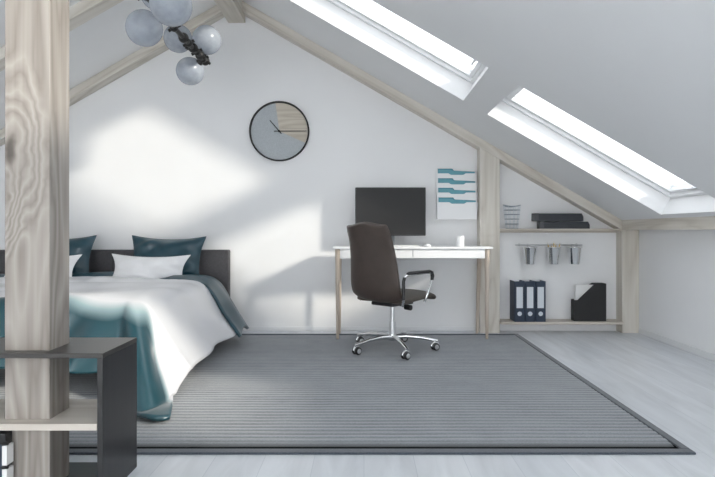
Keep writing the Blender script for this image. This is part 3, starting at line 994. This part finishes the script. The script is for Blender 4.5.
# magazine file
mf = thing('magazine_file', 'black slant-cut magazine file on the lower wall shelf', 'magazine file', (1.905, WALL_Y - .13, SH2))
out = [(-.118, 0), (.150, 0), (.150, .320), (.060, .320), (.038, .305), (-.095, .180), (-.118, .180)]
b = NB()
prism(b, out, 0, .003); prism(b, out, .082, .085)
box(b, -.118, -.115, .003, .082, 0, .18); box(b, .147, .150, .003, .082, 0, .32); box(b, -.115, .147, .003, .082, 0, .003)
obj('file_case', b, M_CARD, mf)
pg = thing('paper_stack', 'white papers standing inside the black magazine file', 'papers', (1.905, WALL_Y - .120, SH2 + .004))
b = NB()
for k in range(12):
    hgt = .292 + .012 * ((k * 7) % 5) / 5
    box(b, -.104 + .002 * (k % 3), .10 + .003 * (k % 4), .004 + k * .0042, .0066 + k * .0042, 0, hgt)
pg_o = obj('sheets', b, M_PAPER, pg)

# black boxes on the upper shelf
def flat_box(label, x0, x1, z, y, rz, h=.064):
    t = thing('document_box', label, 'box', ((x0 + x1) / 2, y, z), radians(rz), 'charcoal boxes on the upper shelf')
    w = (x1 - x0) / 2
    prof = [(-w, 0), (w, 0), (w, h * .55), (w - .014, h), (-w, h)]
    b = NB(); prism(b, prof, -.05, .035); obj('box_body', b, M_BOXG, t, bevel=.002)
    b = NB(); box(b, -w - .0012, -w + .034, -.0515, .0365, .004, h + .0015); obj('end_cap', b, M_NAVY if False else mat('box_end', srgb(78, 80, 84), .5), t, bevel=.001)
    b = NB()
    for xx in (-w * .4, w * .25): box(b, xx, xx + .05, -.052, -.05, .0, .006)
    obj('feet', b, M_BLACK, t) if False else b.free()
    return t
flat_box('lower charcoal document box lying flat on the upper shelf', 1.497, 1.922, SH1, WALL_Y - .065, 0, .060)
flat_box('upper charcoal document box, stacked on the other and shifted towards the desk', 1.452, 1.870, SH1 + .060 + .004, WALL_Y - .060, 1.0, .066)

# white wire basket
wb = thing('wire_basket', 'tapered white wire basket on the upper shelf beside the upright', 'basket', (1.272, WALL_Y - .062, SH1))
M_WIRE = mat('pale_wire', srgb(214, 220, 226), .4)
M_WIRE2 = mat('grey_wire', srgb(150, 158, 166), .4)
RB, RT, HB = .050, .072, .196
levels = [0.004, .04, .082, .122, .160, HB]
for k, z in enumerate(levels):
    f = z / HB; r = RB + (RT - RB) * f
    b = NB(); rr = min(r, .072); tube(b, [(rr * 1.0 * cos(2 * pi * q / 32), min(rr, .055) * sin(2 * pi * q / 32), z + (.006 * cos(4 * pi * q / 32) if k == 5 else 0)) for q in range(32)], .0045 if k == 5 else .0032, 8, closed=True)
    obj('wire_hoop', b, M_WIRE2, wb, smooth=True)
for q in range(10):
    a = 2 * pi * (q + .5) / 10
    b = NB(); tube(b, [(RB * cos(a), RB * sin(a), .004), (RT * cos(a), .055 * sin(a), HB)], .0022, 6); obj('wire_upright', b, M_WIRE, wb, smooth=True)

# rail with three cups
RLZ = .868 - 14 / 116.5
rail = thing('utensil_rail', 'slim steel hanging rail on the wall below the upper shelf', 'rail', (1.60, WALL_Y, RLZ))
b = NB(); tube(b, [(-.29, -.032, 0), (.29, -.032, 0)], .005, 12); obj('rail_bar', b, M_STEEL, rail, smooth=True)
for sx in (-1, 1):
    b = NB(); tube(b, [(sx * .25, -.032, 0), (sx * .25, -.001, 0)], .004, 10); lathe(b, [(0, 0), (.012, 0), (.012, .004), (0, .004)], 20, (sx * .25, -.001, 0), RY); obj('rail_bracket', b, M_STEEL, rail)
CUPZ = RLZ - .162
cup = thing('hanging_cup', '', 'cup', (0, 0, 0), group='chrome cups on the rail')
b = NB(); lathe(b, [(0, 0), (.040, 0), (.043, .004), (.060, .138), (.0655, .142), (.065, .146), (.058, .143), (.040, .008), (0, .005)], 36)
obj('cup_body', b, M_CHROME, cup, smooth=True)
b = NB()
tube(b, [(0, .060, .130), (0, .066, .150), (0, .070, .162), (0, .0625, .1705), (0, .054, .165), (0, .0525, .156)], .0028, 8); obj('hook', b, M_STEEL, cup, smooth=True)
cl = ['empty chrome cup on the rail, nearest the wooden upright and desk', 'chrome cup holding brass pencils, middle of the rail', 'empty chrome cup on the rail, above the black magazine file']
for k, u in enumerate((530.5, 554.3, 575.5)):
    o = cup if k == 0 else copy_tree(cup)
    o.location = ((u - 364) / 117.6, WALL_Y - .0945, CUPZ)
    o['label'] = cl[k]
cx, cy = (554.3 - 364) / 117.6, WALL_Y - .0945
pl = ['brass pencil leaning to the desk side in the middle chrome cup', 'second brass pencil from the desk side in the middle chrome cup', 'tallest brass pencil in the middle chrome cup', 'third brass pencil leaning towards the wall in the middle cup', 'brass pencil leaning away from desk in the middle chrome cup']
for k, (ax, ay, hh_) in enumerate(((-.046, -.008, .178), (-.020, -.022, .170), (.006, .004, .190), (.026, .018, .174), (.048, -.010, .180))):
    t = thing('pencil', pl[k], 'pencil', (cx + ax * .25, cy + ay * .25, CUPZ + .008), group='brass pencils in the middle cup')
    b = NB(); tube(b, [(0, 0, 0), (ax * .8, ay * .8, hh_ - .022)], .0048, 8); obj('barrel', b, M_BRASS, t, smooth=True)
    b = NB(); tube(b, [(ax * .8, ay * .8, hh_ - .022), (ax * .88, ay * .88, hh_)], [.0045, .001], 8); obj('tip', b, M_OAK_Z, t, smooth=True)

# ------------------------------------------------------------------ office chair
TH_C = radians(43)
ch = thing('office_chair', 'brown leather swivel office chair with chrome armrests facing the desk', 'office chair', (.205, 4.035, RUGZ), -TH_C)
# local: +y forward, +x right
def shell(w0, w1, prof, t, nseg=24, bow=.02, crown=0.0):
    """a padded strip: prof = list of (y, z, half-width), padded thickness t"""
    b = NB()
    P = [Vector((0, p[0], p[1])) for p in prof]
    n = len(P)
    rings = []
    for i in range(n):
        d = (P[min(i + 1, n - 1)] - P[max(i - 1, 0)]).normalized()
        nrm = Vector((0, -d.z, d.y))   # towards the sitter for an upward profile going forward->back is handled by sign
        hwid = prof[i][2]
        ring = []
        for k in range(nseg + 1):
            f = -1 + 2 * k / nseg
            lift = bow * f * f
            ex = crown * (cos(f * pi) * .5 + .5) * sstep(n - 4, n - 1, i)
            base = P[i] + Vector((f * hwid, 0, 0)) + nrm * lift + Vector((0, 0, ex))
            th = t / 2 * (1 - .55 * abs(f) ** 6)
            ring.append((base + nrm * th, base - nrm * th))
        rings.append(ring)
    A = [[b.verts.new(p[0]) for p in r] for r in rings]; B = [[b.verts.new(p[1]) for p in r] for r in rings]
    for i in range(n - 1):
        for k in range(nseg):
            b.faces.new([A[i][k], A[i][k + 1], A[i + 1][k + 1], A[i + 1][k]])
            b.faces.new([B[i][k], B[i + 1][k], B[i + 1][k + 1], B[i][k + 1]])
        for k in (0, nseg):
            b.faces.new([A[i][k], A[i + 1][k], B[i + 1][k], B[i][k]])
    for i in (0, n - 1):
        for k in range(nseg):
            b.faces.new([A[i][k], B[i][k], B[i][k + 1], A[i][k + 1]])
    return b
def bez(pts, n):
    out = []
    for q in range(n + 1):
        t = q / n; P = [Vector(p) for p in pts]
        while len(P) > 1: P = [P[i].lerp(P[i + 1], t) for i in range(len(P) - 1)]
        out.append(tuple(P[0]))
    return out
seat_prof = bez([(.262, .372, .0), (.24, .412, 0), (.10, .405, 0), (-.06, .383, 0), (-.14, .38, 0)], 14)
seat_prof = [(y, z, .222 - .02 * sstep(.18, .27, y)) for y, z, _ in seat_prof]
bb_ = shell(0, 0, seat_prof, .050, bow=.012)
obj('seat', bb_, M_SEATL, ch, smooth=True, bevel=.008, segs=3)
back_prof = bez([(-.135, .378, 0), (-.235, .375, 0), (-.235, .48, 0), (-.20, .66, 0), (-.308, .882, 0)], 22)
back_prof = [(y, z, .224 - .034 * sstep(.45, .9, z) - .012 * sstep(.86, .89, z)) for y, z, _ in back_prof]
bb_ = shell(0, 0, back_prof, .046, bow=-.030, crown=.028)
backr = obj('backrest', bb_, M_LEATHER, ch, smooth=True, bevel=.008, segs=3)
M_SEAM = mat('dark_stitch', srgb(40, 33, 30), .6)
# arms: flat chrome loops with dark pads
for sx in (-1, 1):
    x = sx * .238
    loop = [(x * .92, -.155, .345), (x, -.165, .40), (x, -.165, .515), (x, -.150, .545), (x, -.10, .556), (x, .115, .560), (x, .150, .548), (x, .155, .515), (x, .105, .42), (x * .92, .09, .355)]
    if sx < 0: loop = [(p[0], p[1] + .06 if p[1] < -.12 else p[1], p[2]) for p in loop]
    # smooth it
    sm = []
    for i in range(len(loop) - 1):
        p0 = Vector(loop[max(i - 1, 0)]); p1 = Vector(loop[i]); p2 = Vector(loop[i + 1]); p3 = Vector(loop[min(i + 2, len(loop) - 1)])
        for q in range(5):
            t = q / 5
            sm.append(.5 * ((2 * p1) + (p2 - p0) * t + (2 * p0 - 5 * p1 + 4 * p2 - p3) * t * t + (3 * p1 - p0 - 3 * p2 + p3) * t ** 3))
    sm.append(Vector(loop[-1]))
    b = NB(); tube(b, sm, .0085, 10); ar = obj('armrest', b, M_CHROME, ch, smooth=True)
    b = NB(); tube(b, [(x, -.125, .5625), (x, -.11, .566), (x, .125, .568), (x, .150, .560), (x, .159, .535), (x, .153, .505)], [.010, .013, .013, .013, .0135, .011], 12); obj('arm_pad', b, M_BLACK, ar, smooth=True, label='black arm pad')
    b = NB(); o_ = .06 if sx < 0 else 0; tube(b, [(x, -.168 + o_, .39), (x, -.168 + o_, .515), (x, -.156 + o_, .54)], .0115, 10); obj('arm_sleeve', b, M_BLACK, ar, smooth=True)
b = NB(); box(b, -.10, .10, -.12, .12, .326, .352); obj('tilt_mechanism', b, M_BLACK, ch, bevel=.008)
b = NB(); tube(b, [(.05, -.02, .330), (.17, -.02, .328)], .007, 10); tube(b, [(.135, -.02, .322), (.185, -.02, .320)], .019, 14); obj('tilt_knob', b, M_BLACK, ch, smooth=True)
b = NB(); tube(b, [(0, 0, .10), (0, 0, .20), (0, 0, .201), (0, 0, .33)], [.023, .023, .015, .015], 20); obj('gas_lift', b, M_SATINM, ch, smooth=True)
b = NB(); lathe(b, [(0, .066), (.028, .068), (.034, .085), (.030, .112), (0, .114)], 24); obj('hub', b, M_CHROME, ch, smooth=True)
for k in range(5):
    a = radians(-3 + 72 * k) + TH_C
    d = Vector((cos(a), sin(a), 0)); R = .315
    b = NB()
    pts = [d * .02 + Vector((0, 0, .093)), d * .10 + Vector((0, 0, .098)), d * .20 + Vector((0, 0, .090)), d * (R - .01) + Vector((0, 0, .070)), d * (R + .008) + Vector((0, 0, .066))]
    tube(b, pts, [.019, .016, .0135, .0115, .010], 12)
    lg = obj('star_leg', b, M_CHROME, ch, smooth=True)
    # twin wheel caster
    side = Vector((-d.y, d.x, 0))
    ca = a + (.5, -.9, 1.2, .2, 2.0)[k]
    wd = Vector((cos(ca), sin(ca), 0)); ax = Vector((-wd.y, wd.x, 0))
    c0 = d * R + wd * -.012
    b = NB()
    for s in (-1, 1):
        Mx = Matrix((( wd.x, 0, ax.x * s), (wd.y, 0, ax.y * s), (0, 1, 0)))
        lathe(b, [(0, .006), (.020, .006), (.0265, .010), (.0265, .020), (.020, .025), (0, .025)], 24, c0 + Vector((0, 0, .0265)), Mx)
    cs = obj('caster', b, M_BLACK, lg, smooth=False, bevel=.001)
    for s in (-1, 1):
        b = NB()
        Mx = Matrix((( wd.x, 0, ax.x * s), (wd.y, 0, ax.y * s), (0, 1, 0)))
        lathe(b, [(0, .0252), (.017, .0252), (.015, .029), (0, .030)], 20, c0 + Vector((0, 0, .0265)), Mx)
        obj('wheel_cap', b, M_SATINM, cs, smooth=True)
    b = NB()
    hood = []
    for q in range(11):
        t = radians(10 + 160 * q / 10)
        hood.append(c0 + wd * (.030 * cos(t)) + Vector((0, 0, .0265 + .030 * sin(t))))
    tube(b, hood, .0075, 10, sx=1.0)
    tube(b, [c0 + Vector((0, 0, .0265)) - ax * .007, c0 + Vector((0, 0, .0265)) + ax * .007], .020, 16)
    tube(b, [d * R + Vector((0, 0, .05)), d * R + Vector((0, 0, .07))], .0075, 10)
    obj('caster_hood', b, M_CHROME, cs, smooth=True)

# ------------------------------------------------------------------ chandelier
LX, LZ = -1.16, 2.11
cd = thing('chandelier', 'branching black pendant light with smoky glass globes under the ridge', 'chandelier', (LX, 3.3, LZ))
b = NB(); tube(b, [(0, -1.05, .02), (0, .2, 0), (0, .80, -.005)], .016, 12); stem = obj('stem', b, M_BLACKMETAL, cd, smooth=True)
for yy in (-.62,):
    b = NB(); tube(b, [(0.0, yy, .01), (.045, yy, 2.68 - LZ)], .007, 10); lathe(b, [(0, 0), (.05, 0), (.05, -.02), (0, -.022)], 24, (.045, yy, 2.68 - LZ)); obj('suspension_rod', b, M_BLACKMETAL, cd, smooth=True)
def at(u, v, s): return Vector(((u - 364) / s, 560 / s, CAM_Z + (231 - v) / s))
GL = [(144.3, 28.2, 180, .099), (171, 4.8, 200, .104), (178, 38.5, 136, .102), (206.8, 40, 140, .102), (190.2, 71.2, 137, .100), (157.5, -6, 165, .100)]
base = Vector((LX, 3.3, LZ))
for k, (u, v, s, r) in enumerate(GL):
    p = at(u, v, s) - base
    on = Vector((0, p.y + (.05, .0, .10, .02, -.05, .1)[k], .0))
    on.y = min(on.y, .78)
    dirn = (p - on); ln = dirn.length; dn = dirn.normalized()
    b = NB(); tube(b, [on, p - dn * (r - .004)], .007, 10)
    tube(b, [p - dn * (r + .030), p - dn * (r + .006), p - dn * (r - .012)], [.014, .024, .026], 16)
    br = obj('branch', b, M_BLACKMETAL, cd, smooth=True)
    b = NB(); ball(b, p, r, 40, 24); obj('glass_globe', b, M_GLOBE, br, smooth=True)
for k, yy in enumerate((.30, .40, .50, .58, .66, .74, .79, .12, -.1, -.35)):
    b = NB(); ball(b, (0, yy, .0), .033 if k % 2 == 0 else .026, 18, 10)
    tube(b, [(-.035 * (1 if k % 2 else -1), yy, -.02), (.035 * (1 if k % 2 else -1), yy + .01, .02)], .010, 10)
    obj('joint', b, M_BLACKMETAL, stem, smooth=True)
